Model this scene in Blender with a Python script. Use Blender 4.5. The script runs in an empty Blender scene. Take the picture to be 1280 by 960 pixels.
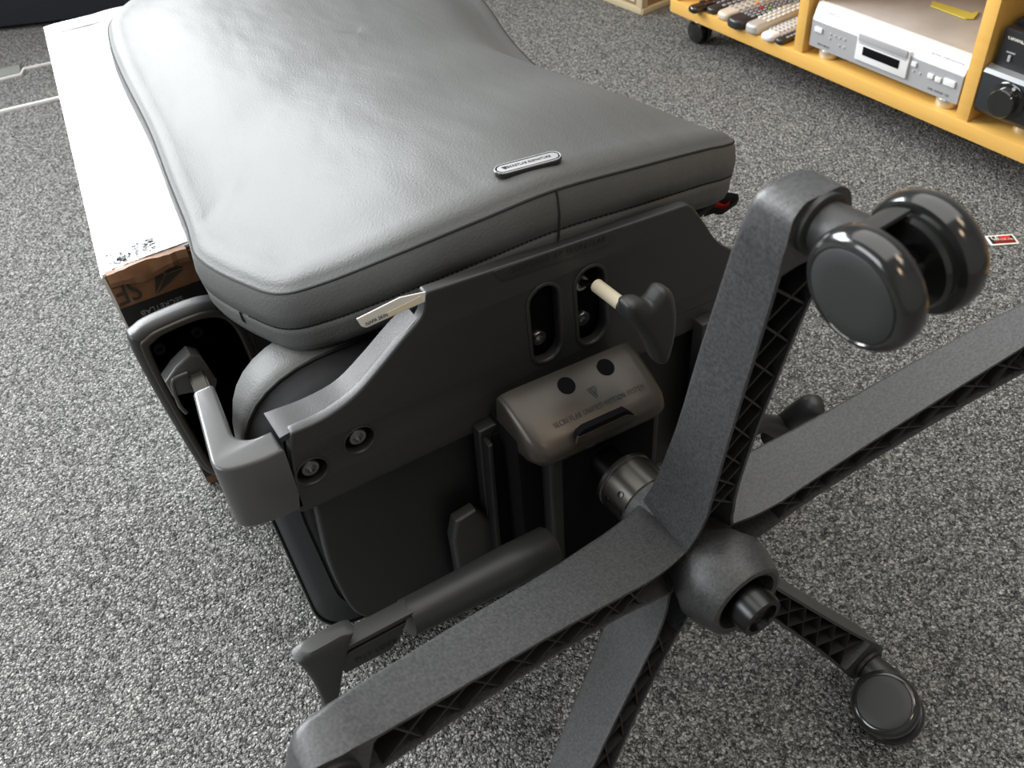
import bpy, bmesh, math, random
from mathutils import Vector, Matrix
from mathutils.bvhtree import BVHTree
random.seed(4)
S = bpy.context.scene
COL = S.collection

# ------------------------------------------------------------------ camera
R = ((0.84251708, -0.40559317, 0.35448435),
     (-0.53449922, -0.54773583, 0.64365833),
     (-0.06689964, -0.73176474, -0.67826603))      # world axes x camera axes (x right, y down, z forward)
CAM = Vector((-0.31637689, -0.29014653, 0.8812809))
F = 1171.0
cd = bpy.data.cameras.new('camera'); cam = bpy.data.objects.new('camera', cd); COL.objects.link(cam)
mw = Matrix(((R[0][0], -R[0][1], -R[0][2], CAM.x), (R[1][0], -R[1][1], -R[1][2], CAM.y),
             (R[2][0], -R[2][1], -R[2][2], CAM.z), (0, 0, 0, 1)))
cam.matrix_world = mw
cd.sensor_width = 36; cd.lens = F / 1280 * 36; cd.clip_start = .01
cd.dof.use_dof = True; cd.dof.focus_distance = .85; cd.dof.aperture_fstop = 13
S.camera = cam

# ------------------------------------------------------------------ light
w = bpy.data.worlds.new('world'); S.world = w; w.use_nodes = True
w.node_tree.nodes['Background'].inputs[0].default_value = (.80, .90, 1, 1)
w.node_tree.nodes['Background'].inputs[1].default_value = .21
S.view_settings.view_transform = 'Standard'; S.view_settings.look = 'None'
S.view_settings.exposure = 0; S.view_settings.gamma = 1; S.view_settings.use_curve_mapping = False

def area(name, loc, target, sx, sy, power, col):
    d = bpy.data.lights.new(name, 'AREA'); d.shape = 'RECTANGLE'; d.size = sx; d.size_y = sy
    d.energy = power; d.color = col
    o = bpy.data.objects.new(name, d); COL.objects.link(o); o.location = loc
    o.rotation_euler = (Vector(target) - Vector(loc)).to_track_quat('-Z', 'Y').to_euler()
    return o
area('window_daylight', (-1.2, 4.1, 2.0), (0, 1.2, .2), 3.2, 1.5, 430, (.95, .98, 1))
area('side_window_daylight', (-3.2, .9, 1.9), (0, .6, .2), 2.4, 1.4, 80, (.95, .98, 1))
area('ceiling_bounce_fill', (.5, 1.0, 2.9), (.5, 1.0, 0), 3.6, 3.6, 90, (1, .985, .95))  # added overhead fill, stands in for window light bounced off the ceiling
area('ceiling_lamp_daylight', (.9, -.9, 2.5), (.3, .2, .2), .5, .5, 7, (1, .80, .58))
area('ceiling_lamp_warm', (-.1, -1.6, 2.4), (.0, .2, .2), .35, .35, 6, (1, .74, .48))

# ------------------------------------------------------------------ pixel helpers (photo pixel on a real plane)
def ray(p):
    v = (p[0] - 640, p[1] - 480, F)
    return Vector([sum(R[i][j] * v[j] for j in range(3)) for i in range(3)])
def onp(p, ax, c):
    d = ray(p); k = (c - CAM[ax]) / d[ax]; return CAM + d * k
def PX(p, c): return onp(p, 0, c)
def PY(p, c): return onp(p, 1, c)
def PZ(p, c): return onp(p, 2, c)

# ------------------------------------------------------------------ materials
def mat(name, col, rough=.5, metal=0, spec=.5, coat=0, bump=None, vary=None, sheen=0):
    m = bpy.data.materials.new(name); m.use_nodes = True; nt = m.node_tree; b = nt.nodes['Principled BSDF']
    b.inputs['Base Color'].default_value = (*col, 1); b.inputs['Roughness'].default_value = rough
    b.inputs['Metallic'].default_value = metal; b.inputs['Specular IOR Level'].default_value = spec
    b.inputs['Coat Weight'].default_value = coat; b.inputs['Coat Roughness'].default_value = .08
    tc = nt.nodes.new('ShaderNodeTexCoord')
    if bump:
        sc, st, dist = bump
        n = nt.nodes.new('ShaderNodeTexNoise'); n.inputs['Scale'].default_value = sc; n.inputs['Detail'].default_value = 3
        bp = nt.nodes.new('ShaderNodeBump'); bp.inputs['Strength'].default_value = st; bp.inputs['Distance'].default_value = dist
        nt.links.new(tc.outputs['Object'], n.inputs['Vector']); nt.links.new(n.outputs['Fac'], bp.inputs['Height'])
        nt.links.new(bp.outputs['Normal'], b.inputs['Normal'])
    if vary:
        sc, a, c = vary
        n = nt.nodes.new('ShaderNodeTexNoise'); n.inputs['Scale'].default_value = sc; n.inputs['Detail'].default_value = 4
        r = nt.nodes.new('ShaderNodeValToRGB'); r.color_ramp.elements[0].color = (*a, 1); r.color_ramp.elements[1].color = (*c, 1)
        r.color_ramp.elements[0].position = .35; r.color_ramp.elements[1].position = .65
        nt.links.new(tc.outputs['Object'], n.inputs['Vector']); nt.links.new(n.outputs['Fac'], r.inputs['Fac'])
        nt.links.new(r.outputs['Color'], b.inputs['Base Color'])
    return m
M = {}
M['plastic'] = mat('black_plastic', (.025, .0256, .0255), .42, bump=(900, .25, .0006))
M['leg'] = mat('grained_nylon', (.040, .042, .044), .35, bump=(1400, .4, .0006), vary=(500, (.033, .034, .035), (.066, .067, .068)))
M['rib'] = mat('rib_nylon', (.018, .018, .018), .5)
M['dark'] = mat('deep_black', (.004, .004, .005), .9, spec=.1)
M['gloss'] = mat('glossy_black', (.016, .016, .0155), .16, coat=.5)
M['cap'] = mat('satin_cap', (.024, .025, .025), .5, bump=(2500, .2, .0003))
M['shellblack'] = mat('shell_black', (.009, .0092, .010), .45)
M['steel'] = mat('dark_steel', (.10, .095, .085), .28, metal=1)
M['blacksteel'] = mat('black_steel', (.05, .05, .05), .3, metal=1)
M['bolt'] = mat('bolt_metal', (.34, .34, .34), .28, metal=1)
M['sleeve'] = mat('cream_sleeve', (.62, .56, .42), .35)
M['cover'] = mat('satin_bronze_cover', (.048, .041, .033), .34, metal=.35, bump=(2000, .15, .0003))
M['fabric'] = mat('black_fabric', (.009, .0095, .011), .9, bump=(1800, .5, .001))
M['armtop'] = mat('satin_grey_plastic', (.080, .081, .081), .26, bump=(2200, .1, .0003))
M['thread'] = mat('black_thread', (.006, .006, .006), .7)
M['white'] = mat('white_plastic', (.78, .78, .76), .4)
M['paper'] = mat('white_label', (.80, .78, .72), .5)
M['cream'] = mat('cream_sticker', (.78, .70, .52), .5)
M['ink'] = mat('black_ink', (.01, .01, .01), .5)
M['red'] = mat('red_print', (.70, .02, .015), .45)
M['darkred'] = mat('dark_red_print', (.22, .008, .008), .45)
M['greyprint'] = mat('grey_print', (.20, .20, .21), .6)
M['logo'] = mat('dark_logo', (.030, .028, .024), .5)
M['silver'] = mat('silver_panel', (.42, .425, .44), .38, metal=.25)
M['silverlight'] = mat('pale_silver', (.80, .80, .80), .35, metal=.1)
M['playertop'] = mat('player_lid', (.42, .38, .34), .5, vary=(9, (.36, .32, .28), (.46, .42, .38)))
M['gold'] = mat('champagne_foot', (.66, .60, .46), .3, metal=.5)
M['recv'] = mat('receiver_black', (.02, .021, .023), .3, bump=(300, .2, .001))
M['recvlow'] = mat('receiver_charcoal', (.032, .036, .040), .35)
M['recvband'] = mat('receiver_band', (.35, .36, .37), .3, metal=.6)
M['yellow'] = mat('yellow_strip', (.72, .60, .10), .5)
M['tape'] = mat('clear_tape', (.80, .81, .82), .14, coat=.6, bump=(25, .25, .004))
M['boxtop'] = mat('glare_pale_board', (.80, .80, .79), .30, bump=(14, .12, .004), spec=.6)  # window glare on the box top and left side put into a pale colour
M['brown'] = mat('brown_cardboard', (.235, .115, .052), .55, vary=(60, (.20, .095, .042), (.27, .135, .065)))
M['boxblack'] = mat('black_printed_board', (.016, .015, .015), .45)
M['navy'] = mat('dark_navy_fabric', (.010, .013, .020), .8)
M['cabcream'] = mat('cream_wood', (.62, .52, .34), .45)
M['cabbrown'] = mat('tan_wood', (.36, .24, .12), .5)
M['beige'] = mat('beige_plastic', (.60, .53, .42), .4)
M['btngrey'] = mat('grey_button', (.42, .42, .42), .5)
M['remblack'] = mat('remote_black', (.03, .03, .032), .35)
M['remsilver'] = mat('remote_silver', (.55, .54, .50), .35, metal=.3)
M['green'] = mat('green_button', (.25, .45, .08), .5)
M['orange'] = mat('orange_button', (.75, .32, .08), .5)
M['plate'] = mat('grey_floor_plate', (.22, .225, .21), .5)

def leather():
    m = bpy.data.materials.new('grey_leather'); m.use_nodes = True; nt = m.node_tree; b = nt.nodes['Principled BSDF']
    b.inputs['Base Color'].default_value = (.092, .094, .092, 1); b.inputs['Roughness'].default_value = .56
    b.inputs['Specular IOR Level'].default_value = .38
    tc = nt.nodes.new('ShaderNodeTexCoord')
    v = nt.nodes.new('ShaderNodeTexVoronoi'); v.inputs['Scale'].default_value = 620; v.feature = 'SMOOTH_F1'
    n = nt.nodes.new('ShaderNodeTexNoise'); n.inputs['Scale'].default_value = 9; n.inputs['Detail'].default_value = 2
    mp = nt.nodes.new('ShaderNodeMapping'); mp.inputs['Rotation'].default_value = (0, 0, .6); mp.inputs['Scale'].default_value = (2.2, .7, 1)
    b1 = nt.nodes.new('ShaderNodeBump'); b1.inputs['Strength'].default_value = .35; b1.inputs['Distance'].default_value = .0007
    b2 = nt.nodes.new('ShaderNodeBump'); b2.inputs['Strength'].default_value = .5; b2.inputs['Distance'].default_value = .006
    L = nt.links.new
    L(tc.outputs['Object'], v.inputs['Vector']); L(tc.outputs['Object'], mp.inputs['Vector']); L(mp.outputs[0], n.inputs['Vector'])
    L(n.outputs['Fac'], b2.inputs['Height']); L(v.outputs['Distance'], b1.inputs['Height'])
    L(b2.outputs['Normal'], b1.inputs['Normal']); L(b1.outputs['Normal'], b.inputs['Normal'])
    return m
M['leather'] = leather()

def carpet():
    m = bpy.data.materials.new('grey_loop_carpet'); m.use_nodes = True; nt = m.node_tree; b = nt.nodes['Principled BSDF']
    b.inputs['Roughness'].default_value = .95; b.inputs['Specular IOR Level'].default_value = .15
    L = nt.links.new; tc = nt.nodes.new('ShaderNodeTexCoord')
    n = nt.nodes.new('ShaderNodeTexNoise'); n.inputs['Scale'].default_value = 160; n.inputs['Detail'].default_value = 2
    L(tc.outputs['Object'], n.inputs['Vector'])
    wv = nt.nodes.new('ShaderNodeVectorMath'); wv.operation = 'SCALE'; wv.inputs['Scale'].default_value = .006; L(n.outputs['Color'], wv.inputs[0])
    ad = nt.nodes.new('ShaderNodeVectorMath'); ad.operation = 'ADD'; L(tc.outputs['Object'], ad.inputs[0]); L(wv.outputs[0], ad.inputs[1])
    v = nt.nodes.new('ShaderNodeTexVoronoi'); v.inputs['Scale'].default_value = 350; L(ad.outputs[0], v.inputs['Vector'])
    v2 = nt.nodes.new('ShaderNodeTexVoronoi'); v2.inputs['Scale'].default_value = 640; L(ad.outputs[0], v2.inputs['Vector'])
    sp = nt.nodes.new('ShaderNodeSeparateColor'); L(v.outputs['Color'], sp.inputs[0])
    sp2 = nt.nodes.new('ShaderNodeSeparateColor'); L(v2.outputs['Color'], sp2.inputs[0])
    mx = nt.nodes.new('ShaderNodeMath'); mx.operation = 'MULTIPLY_ADD'; L(sp.outputs[0], mx.inputs[0]); mx.inputs[1].default_value = .6
    m2 = nt.nodes.new('ShaderNodeMath'); m2.operation = 'MULTIPLY'; L(sp2.outputs[0], m2.inputs[0]); m2.inputs[1].default_value = .4; L(m2.outputs[0], mx.inputs[2])
    r = nt.nodes.new('ShaderNodeValToRGB'); cr = r.color_ramp
    cr.elements[0].position = .15; cr.elements[0].color = (.060, .060, .062, 1)
    cr.elements[1].position = .9; cr.elements[1].color = (.70, .69, .65, 1)
    e = cr.elements.new(.5); e.color = (.27, .267, .258, 1)
    L(mx.outputs[0], r.inputs['Fac'])
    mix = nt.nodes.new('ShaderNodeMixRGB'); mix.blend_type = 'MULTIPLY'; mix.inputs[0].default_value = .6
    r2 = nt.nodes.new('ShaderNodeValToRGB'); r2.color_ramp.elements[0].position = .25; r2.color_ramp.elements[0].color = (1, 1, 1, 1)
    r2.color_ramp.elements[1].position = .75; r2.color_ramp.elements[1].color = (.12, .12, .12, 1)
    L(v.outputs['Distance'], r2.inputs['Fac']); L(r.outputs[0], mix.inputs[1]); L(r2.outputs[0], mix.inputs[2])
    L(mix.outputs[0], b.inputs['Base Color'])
    sm = nt.nodes.new('ShaderNodeMath'); sm.operation = 'MULTIPLY_ADD'; L(v2.outputs['Distance'], sm.inputs[0]); sm.inputs[1].default_value = -.4
    ng = nt.nodes.new('ShaderNodeMath'); ng.operation = 'MULTIPLY'; L(v.outputs['Distance'], ng.inputs[0]); ng.inputs[1].default_value = -1; L(ng.outputs[0], sm.inputs[2])
    bp = nt.nodes.new('ShaderNodeBump'); bp.inputs['Strength'].default_value = 1.0; bp.inputs['Distance'].default_value = .0050
    L(sm.outputs[0], bp.inputs['Height']); L(bp.outputs['Normal'], b.inputs['Normal'])
    return m
M['carpet'] = carpet()

def wood():
    m = bpy.data.materials.new('yellow_beech'); m.use_nodes = True; nt = m.node_tree; b = nt.nodes['Principled BSDF']
    b.inputs['Roughness'].default_value = .38
    L = nt.links.new; tc = nt.nodes.new('ShaderNodeTexCoord'); mp = nt.nodes.new('ShaderNodeMapping'); mp.inputs['Scale'].default_value = (30, 2.0, 30)
    n = nt.nodes.new('ShaderNodeTexNoise'); n.inputs['Scale'].default_value = 3; n.inputs['Detail'].default_value = 6
    r = nt.nodes.new('ShaderNodeValToRGB'); r.color_ramp.elements[0].color = (.64, .36, .08, 1); r.color_ramp.elements[1].color = (.77, .46, .125, 1)
    L(tc.outputs['Object'], mp.inputs[0]); L(mp.outputs[0], n.inputs['Vector']); L(n.outputs['Fac'], r.inputs['Fac']); L(r.outputs[0], b.inputs['Base Color'])
    return m
M['wood'] = wood()

# ------------------------------------------------------------------ mesh helpers
def link(name, me, m=None, parent=None, sharp=35):
    if m is not None: me.materials.clear(); me.materials.append(M[m])
    for p in me.polygons: p.use_smooth = True
    me.set_sharp_from_angle(angle=math.radians(sharp))
    o = bpy.data.objects.new(name, me); COL.objects.link(o)
    if parent:
        o.parent = parent; o.matrix_parent_inverse = parent.matrix_basis.inverted() if parent.type == 'EMPTY' and parent.parent is None else Matrix()
    return o
def from_bm(name, bm, m, parent=None, sharp=35):
    bmesh.ops.recalc_face_normals(bm, faces=bm.faces)
    me = bpy.data.meshes.new(name); bm.to_mesh(me); bm.free()
    return link(name, me, m, parent, sharp)
def thing(name, label, cat, loc=(0, 0, 0), group=None, rz=0):
    o = bpy.data.objects.new(name, None); COL.objects.link(o); o.empty_display_size = .05
    o.location = loc; o.rotation_euler = (0, 0, rz)
    o['label'] = label; o['category'] = cat
    if group: o['group'] = group
    return o
def frame(o, u, v):
    o, u, v = Vector(o), Vector(u).normalized(), Vector(v); v = (v - u * v.dot(u)).normalized(); n = u.cross(v)
    return Matrix(((u.x, v.x, n.x, o.x), (u.y, v.y, n.y, o.y), (u.z, v.z, n.z, o.z), (0, 0, 0, 1)))
XZ = lambda y: frame((0, y, 0), (1, 0, 0), (0, 0, 1))      # local u = x, v = z, extrudes towards -y
def round_poly(pts, r, n=5):
    out = []; N = len(pts)
    for i in range(N):
        p = Vector(pts[i][:2]); a = Vector(pts[i - 1][:2]); b = Vector(pts[(i + 1) % N][:2])
        rr = pts[i][2] if len(pts[i]) > 2 else r
        da = (a - p); db = (b - p); k = min(rr, da.length * .49, db.length * .49)
        if rr <= 0: out.append(tuple(p)); continue
        A = p + da.normalized() * k; B = p + db.normalized() * k
        for j in range(n + 1):
            t = j / n; out.append(tuple(A * (1 - t) ** 2 + p * 2 * t * (1 - t) + B * t ** 2))
    return out
def prism(name, mat_, fr, pts, h, parent=None, holes=(), bevel=.001, rad=0, seg=2, sharp=35):
    """outline in the frame's plane, extruded from 0 to h along the frame's normal, bevelled, with real holes"""
    cu = bpy.data.curves.new(name, 'CURVE'); cu.dimensions = '2D'; cu.fill_mode = 'BOTH'
    if rad: pts = round_poly(pts, rad)
    for loop in [pts] + list(holes):
        sp = cu.splines.new('POLY'); sp.points.add(len(loop) - 1); sp.use_cyclic_u = True
        for q, l in zip(sp.points, loop): q.co = (l[0], l[1], 0, 1)
    b = min(bevel, abs(h) * .45)
    cu.extrude = abs(h) / 2 - b; cu.bevel_depth = b; cu.bevel_resolution = seg; cu.offset = -b
    t = bpy.data.objects.new('t', cu); COL.objects.link(t)
    dg = bpy.context.evaluated_depsgraph_get(); dg.update()
    me = bpy.data.meshes.new_from_object(t.evaluated_get(dg)); bpy.data.objects.remove(t); bpy.data.curves.remove(cu)
    me.transform(fr @ Matrix.Translation((0, 0, h / 2))); me.name = name
    bm = bmesh.new(); bm.from_mesh(me); bmesh.ops.remove_doubles(bm, verts=bm.verts, dist=1e-6); bmesh.ops.recalc_face_normals(bm, faces=bm.faces); bm.to_mesh(me); bm.free()
    return link(name, me, mat_, parent, sharp)
def box_bm(bm, c, s, mtx=Matrix()):
    r = bmesh.ops.create_cube(bm, size=1, matrix=mtx @ Matrix.Translation(c) @ Matrix.Diagonal((*s, 1)))
    return r['verts']
def box(name, mat_, lo, hi, parent=None, bevel=.002, mtx=Matrix(), seg=2):
    bm = bmesh.new(); lo = Vector(lo); hi = Vector(hi); box_bm(bm, (lo + hi) / 2, hi - lo)
    if bevel: bmesh.ops.bevel(bm, geom=bm.edges[:], offset=bevel, segments=seg, profile=.6, affect='EDGES')
    bm.transform(mtx); return from_bm(name, bm, mat_, parent)
def loft(bm, rings, caps=(True, True), close=False):
    vr = [[bm.verts.new(p) for p in r] for r in rings]; n = len(rings[0])
    for a, b in zip(vr[:-1], vr[1:]):
        for i in range(n): bm.faces.new((a[i], a[(i + 1) % n], b[(i + 1) % n], b[i]))
    if caps[0]: bm.faces.new(vr[0][::-1])
    if caps[1]: bm.faces.new(vr[-1])
    return vr
def lathe(name, mat_, prof, org, axis, parent=None, n=40, sharp=35):
    """prof = [(radius, distance along axis)]"""
    a = Vector(axis).normalized(); q = a.to_track_quat('Z', 'Y').to_matrix()
    bm = bmesh.new(); rings = []
    for r, d in prof:
        rings.append([Vector(org) + a * d + q @ Vector((max(r, 1e-5) * math.cos(2 * math.pi * i / n), max(r, 1e-5) * math.sin(2 * math.pi * i / n), 0)) for i in range(n)])
    loft(bm, rings); return from_bm(name, bm, mat_, parent, sharp)
def tube(name, mat_, pts, r, parent=None, n=10, closed=False):
    pts = [Vector(p) for p in pts]; N = len(pts); rr = r if isinstance(r, (list, tuple)) else [r] * N
    bm = bmesh.new(); rings = []; up = Vector((.13, .21, .97))
    for i, p in enumerate(pts):
        if closed: t = pts[(i + 1) % N] - pts[i - 1]
        else: t = pts[min(i + 1, N - 1)] - pts[max(i - 1, 0)]
        t.normalize(); s = t.cross(up)
        if s.length < .05: s = t.cross(Vector((1, 0, 0)))
        s.normalize(); u = s.cross(t).normalized()
        rings.append([p + (s * math.cos(2 * math.pi * k / n) + u * math.sin(2 * math.pi * k / n)) * rr[i] for k in range(n)])
    if closed: rings.append(rings[0]); loft(bm, rings, (False, False)); bmesh.ops.remove_doubles(bm, verts=bm.verts, dist=1e-7)
    else: loft(bm, rings)
    return from_bm(name, bm, mat_, parent, 50)
def spline(pts, n=8, closed=False):
    pts = [Vector(p) for p in pts]; N = len(pts); out = []
    g = lambda i: pts[i % N] if closed else pts[max(0, min(N - 1, i))]
    for i in range(N if closed else N - 1):
        a, b, c, d = g(i - 1), g(i), g(i + 1), g(i + 2)
        for k in range(n):
            t = k / n; out.append(.5 * ((2 * b) + (c - a) * t + (2 * a - 5 * b + 4 * c - d) * t * t + (3 * b - a - 3 * c + d) * t ** 3))
    if not closed: out.append(pts[-1])
    return out
def text(name, body, mat_, fr, size, parent=None, h=.0003, align='CENTER', space=1.0, sx=1):
    cu = bpy.data.curves.new(name, 'FONT'); cu.body = body; cu.size = size; cu.extrude = h; cu.align_x = align; cu.align_y = 'CENTER'; cu.space_character = space
    cu.resolution_u = 3
    t = bpy.data.objects.new('t', cu); COL.objects.link(t); dg = bpy.context.evaluated_depsgraph_get(); dg.update()
    me = bpy.data.meshes.new_from_object(t.evaluated_get(dg)); bpy.data.objects.remove(t); bpy.data.curves.remove(cu)
    me.transform(fr @ Matrix.Diagonal((sx, 1, 1, 1))); me.name = name
    return link(name, me, mat_, parent)
def circ(c, r, n=24, ry=None): return [(c[0] + r * math.cos(2 * math.pi * i / n), c[1] + (ry or r) * math.sin(2 * math.pi * i / n)) for i in range(n)]
def pill(a, b, r, n=10):
    a, b = Vector(a), Vector(b); d = (b - a).normalized(); s = Vector((-d.y, d.x)); out = []
    for c, s0 in ((b, -1), (a, 1)):
        for k in range(n + 1):
            t = math.pi * k / n
            out.append(tuple(c + (s * math.cos(t) * s0 * -1 + d * math.sin(t) * (-s0)) * r * 1.0))
    return out
def sub(p): return p

# ------------------------------------------------------------------ setting
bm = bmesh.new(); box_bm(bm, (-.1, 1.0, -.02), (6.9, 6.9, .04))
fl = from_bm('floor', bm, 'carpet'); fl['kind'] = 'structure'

M['wall'] = mat('grey_wall_paint', (.20, .20, .20), .9)
def wall(name, boxes, m='wall'):
    bm = bmesh.new()
    for lo, hi in boxes: box_bm(bm, (Vector(lo) + Vector(hi)) / 2, Vector(hi) - Vector(lo))
    o = from_bm(name, bm, m); o['kind'] = 'structure'; return o
wall('wall_back', [((-3.4, 4.3, 0), (3.2, 4.4, 1.2)), ((-3.4, 4.3, 2.75), (3.2, 4.4, 3)), ((-3.4, 4.3, 1.2), (-2.8, 4.4, 2.75)), ((.5, 4.3, 1.2), (3.2, 4.4, 2.75))])
wall('wall_left', [((-3.5, -2.3, 0), (-3.4, 4.4, 1.1)), ((-3.5, -2.3, 2.65), (-3.4, 4.4, 3)), ((-3.5, -2.3, 1.1), (-3.4, -.4, 2.65)), ((-3.5, 2.2, 1.1), (-3.4, 4.4, 2.65))])
wall('wall_right', [((3.2, -2.3, 0), (3.3, 4.4, 3))])
wall('wall_front', [((-3.5, -2.4, 0), (3.3, -2.3, 3))])
wall('window_1', [((-2.8, 4.32, 1.2), (.5, 4.38, 1.26)), ((-2.8, 4.32, 2.69), (.5, 4.38, 2.75)), ((-2.8, 4.32, 1.2), (-2.74, 4.38, 2.75)), ((.44, 4.32, 1.2), (.5, 4.38, 2.75)), ((-1.18, 4.32, 1.2), (-1.12, 4.38, 2.75))], 'white')
wall('window_2', [((-3.48, -.4, 1.1), (-3.42, 2.2, 1.16)), ((-3.48, -.4, 2.59), (-3.42, 2.2, 2.65)), ((-3.48, -.4, 1.1), (-3.42, -.34, 2.65)), ((-3.48, 2.14, 1.1), (-3.42, 2.2, 2.65)), ((-3.48, .87, 1.1), (-3.42, .93, 2.65))], 'white')

# dark furniture at the far edge of the floor, top left
DKM = Matrix.Translation((-.085, 2.395, 0)) @ Matrix.Rotation(math.radians(-26), 4, 'Z')
dk = thing('low_cabinet', 'dark navy low cabinet at the far edge of the carpet', 'cabinet', (-.085, 2.395, 0), rz=math.radians(-26))
box('plinth', 'dark', (-1.6, .03, 0), (.9, .5, .09), dk, .004, DKM)
for k in range(1):
    box('front_panel', 'navy', (-1.6, .0, .012), (.9, .02, .72), dk, .003, DKM)
box('body', 'navy', (-1.6, .02, .09), (.9, .5, .74), dk, .004, DKM)

# pale strips lying on the carpet beside the box
def strip(name, label, cat, pts, wd, h, m):
    pts = [PZ(p, 0) for p in pts]; bm = bmesh.new()
    L_, R_ = [], []
    for i, p in enumerate(pts):
        t = (pts[min(i + 1, len(pts) - 1)] - pts[max(i - 1, 0)]); t.z = 0; t.normalize(); s = Vector((-t.y, t.x, 0)) * wd / 2
        L_.append(p + s); R_.append(p - s)
    rings = [[l, l + Vector((0, 0, h)), r + Vector((0, 0, h)), r] for l, r in zip(L_, R_)]
    loft(bm, rings); o = from_bm(name, bm, m); o['label'] = label; o['category'] = cat; return o
strip('cable_cover', 'straight white cable cover strip on the carpet left of the box', 'cable cover', [(-130, 171), (0, 141), (76, 123), (110, 115)], .0075, .005, 'white')
strip('floor_cable', 'thin stepped white cable on the carpet beyond the cable cover', 'cable', [(-130, 132), (0, 100.5), (27, 94), (30.5, 87), (64, 80), (100, 72)], .0048, .0045, 'white')
c0 = [PZ(p, 0) for p in ((-60, 102), (25, 82), (27, 92), (-60, 112))]
fp = prism('floor_plate', 'plate', Matrix(), [(c.x, c.y) for c in c0], .004, None, bevel=.0008)
fp['label'] = 'flat grey plate on the carpet at the left edge, beside the stepped cable'; fp['category'] = 'floor plate'

# small printed card on the carpet
cc = [PZ(p, 0) for p in ((1231, 296), (1239, 308), (1273, 306), (1266, 293))]
ctr = sum(cc, Vector()) / 4; u = ((cc[3] - cc[0]) + (cc[2] - cc[1])).normalized(); cw = (cc[3] - cc[0]).length / 2; chh = (cc[0] - cc[1]).length / 2
cdt = thing('printed_card', 'small white bordered card with red and black print lying on the carpet', 'card', (ctr.x, ctr.y, 0))
fr = frame(ctr + Vector((0, 0, .0005)), u, Vector((-u.y, u.x, 0)))
prism('card_sheet', 'paper', fr, [(-cw, -chh), (cw, -chh), (cw, chh), (-cw, chh)], .0012, cdt, bevel=.0002, rad=.002)
fr2 = frame(ctr + Vector((0, 0, .0017)), u, Vector((-u.y, u.x, 0)))
prism('printed_panel', 'ink', fr2, [(-cw * .84, -chh * .74), (cw * .84, -chh * .74), (cw * .84, chh * .74), (-cw * .84, chh * .74)], .0002, cdt, bevel=0)
prism('printed_panel', 'darkred', fr2 @ Matrix.Translation((0, 0, .0002)), [(-cw * .6, -chh * .66), (cw * .78, -chh * .66), (cw * .78, -.15 * chh), (-cw * .6, -.15 * chh)], .0002, cdt, bevel=0)
prism('printed_panel', 'red', fr2 @ Matrix.Translation((0, 0, .0002)), [(-cw * .05, .12 * chh), (cw * .62, .12 * chh), (cw * .62, chh * .7), (-cw * .05, chh * .7)], .0002, cdt, bevel=0)
text('lettering', 'LE', 'paper', fr2 @ Matrix.Translation((-cw * .42, chh * .38, .0004)), .010, cdt, .0001, sx=1.3)
text('lettering', 'MOTOR OIL', 'paper', fr2 @ Matrix.Translation((cw * .08, -chh * .02, .0006)), .0055, cdt, .0001)

# ------------------------------------------------------------------ cardboard box
bx = thing('cardboard_box', 'large cardboard box with black printed end and window glare painted pale on top, under the chair backrest', 'box', (0, .96, 0))
XL, XR, YN, YF, H = -.286, .255, .592, 1.33, .349
def boxprofile():
    bm = bmesh.new()
    lo = [(-.271, YN + .024, 0), (XR, YN + .01, 0), (XR, YF - .01, 0), (-.118, YF, 0)]
    hi = [(XL, YN, H), (XR, YN - .012, H), (XR, YF - .02, H), (-.189, YF, H)]
    a = [bm.verts.new(p) for p in lo]; b = [bm.verts.new(p) for p in hi]
    for i in range(4): bm.faces.new((a[i], a[(i + 1) % 4], b[(i + 1) % 4], b[i]))
    bm.faces.new(a[::-1]); bm.faces.new(b)
    bmesh.ops.bevel(bm, geom=bm.edges[:], offset=.003, segments=2, affect='EDGES')
    return bm
from_bm('carton', boxprofile(), 'brown', bx)
def zfront(z, x=0): # y of the front face at height z
    t = z / H; yl = (YN + .024) * (1 - t) + YN * t; yr = (YN + .01) * (1 - t) + (YN - .012) * t
    s = (x - XL) / (XR - XL); return yl * (1 - s) + yr * s
def xleft(z): return -.271 + (XL + .271) * z / H
def fpanel(name, m, x0, x1, z0, z1, off, th):
    bm = bmesh.new(); a = []
    for (x, z) in ((x0, z0), (x1, z0), (x1, z1), (x0, z1)):
        xx = x if x is not None else xleft(z) + .001
        a.append(Vector((xx, zfront(z, xx) - off, z)))
    b = [p + Vector((0, th, 0)) for p in a]; loft(bm, [a, b]); return from_bm(name, bm, m, bx)
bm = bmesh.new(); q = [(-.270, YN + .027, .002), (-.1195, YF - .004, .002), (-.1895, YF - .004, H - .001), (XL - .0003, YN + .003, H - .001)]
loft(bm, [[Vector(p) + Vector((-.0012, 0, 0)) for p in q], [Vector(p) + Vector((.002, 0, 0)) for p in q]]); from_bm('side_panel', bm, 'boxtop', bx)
fpanel('printed_end', 'boxblack', None, XR - .001, .018, H - .043, .0008, .001)
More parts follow.
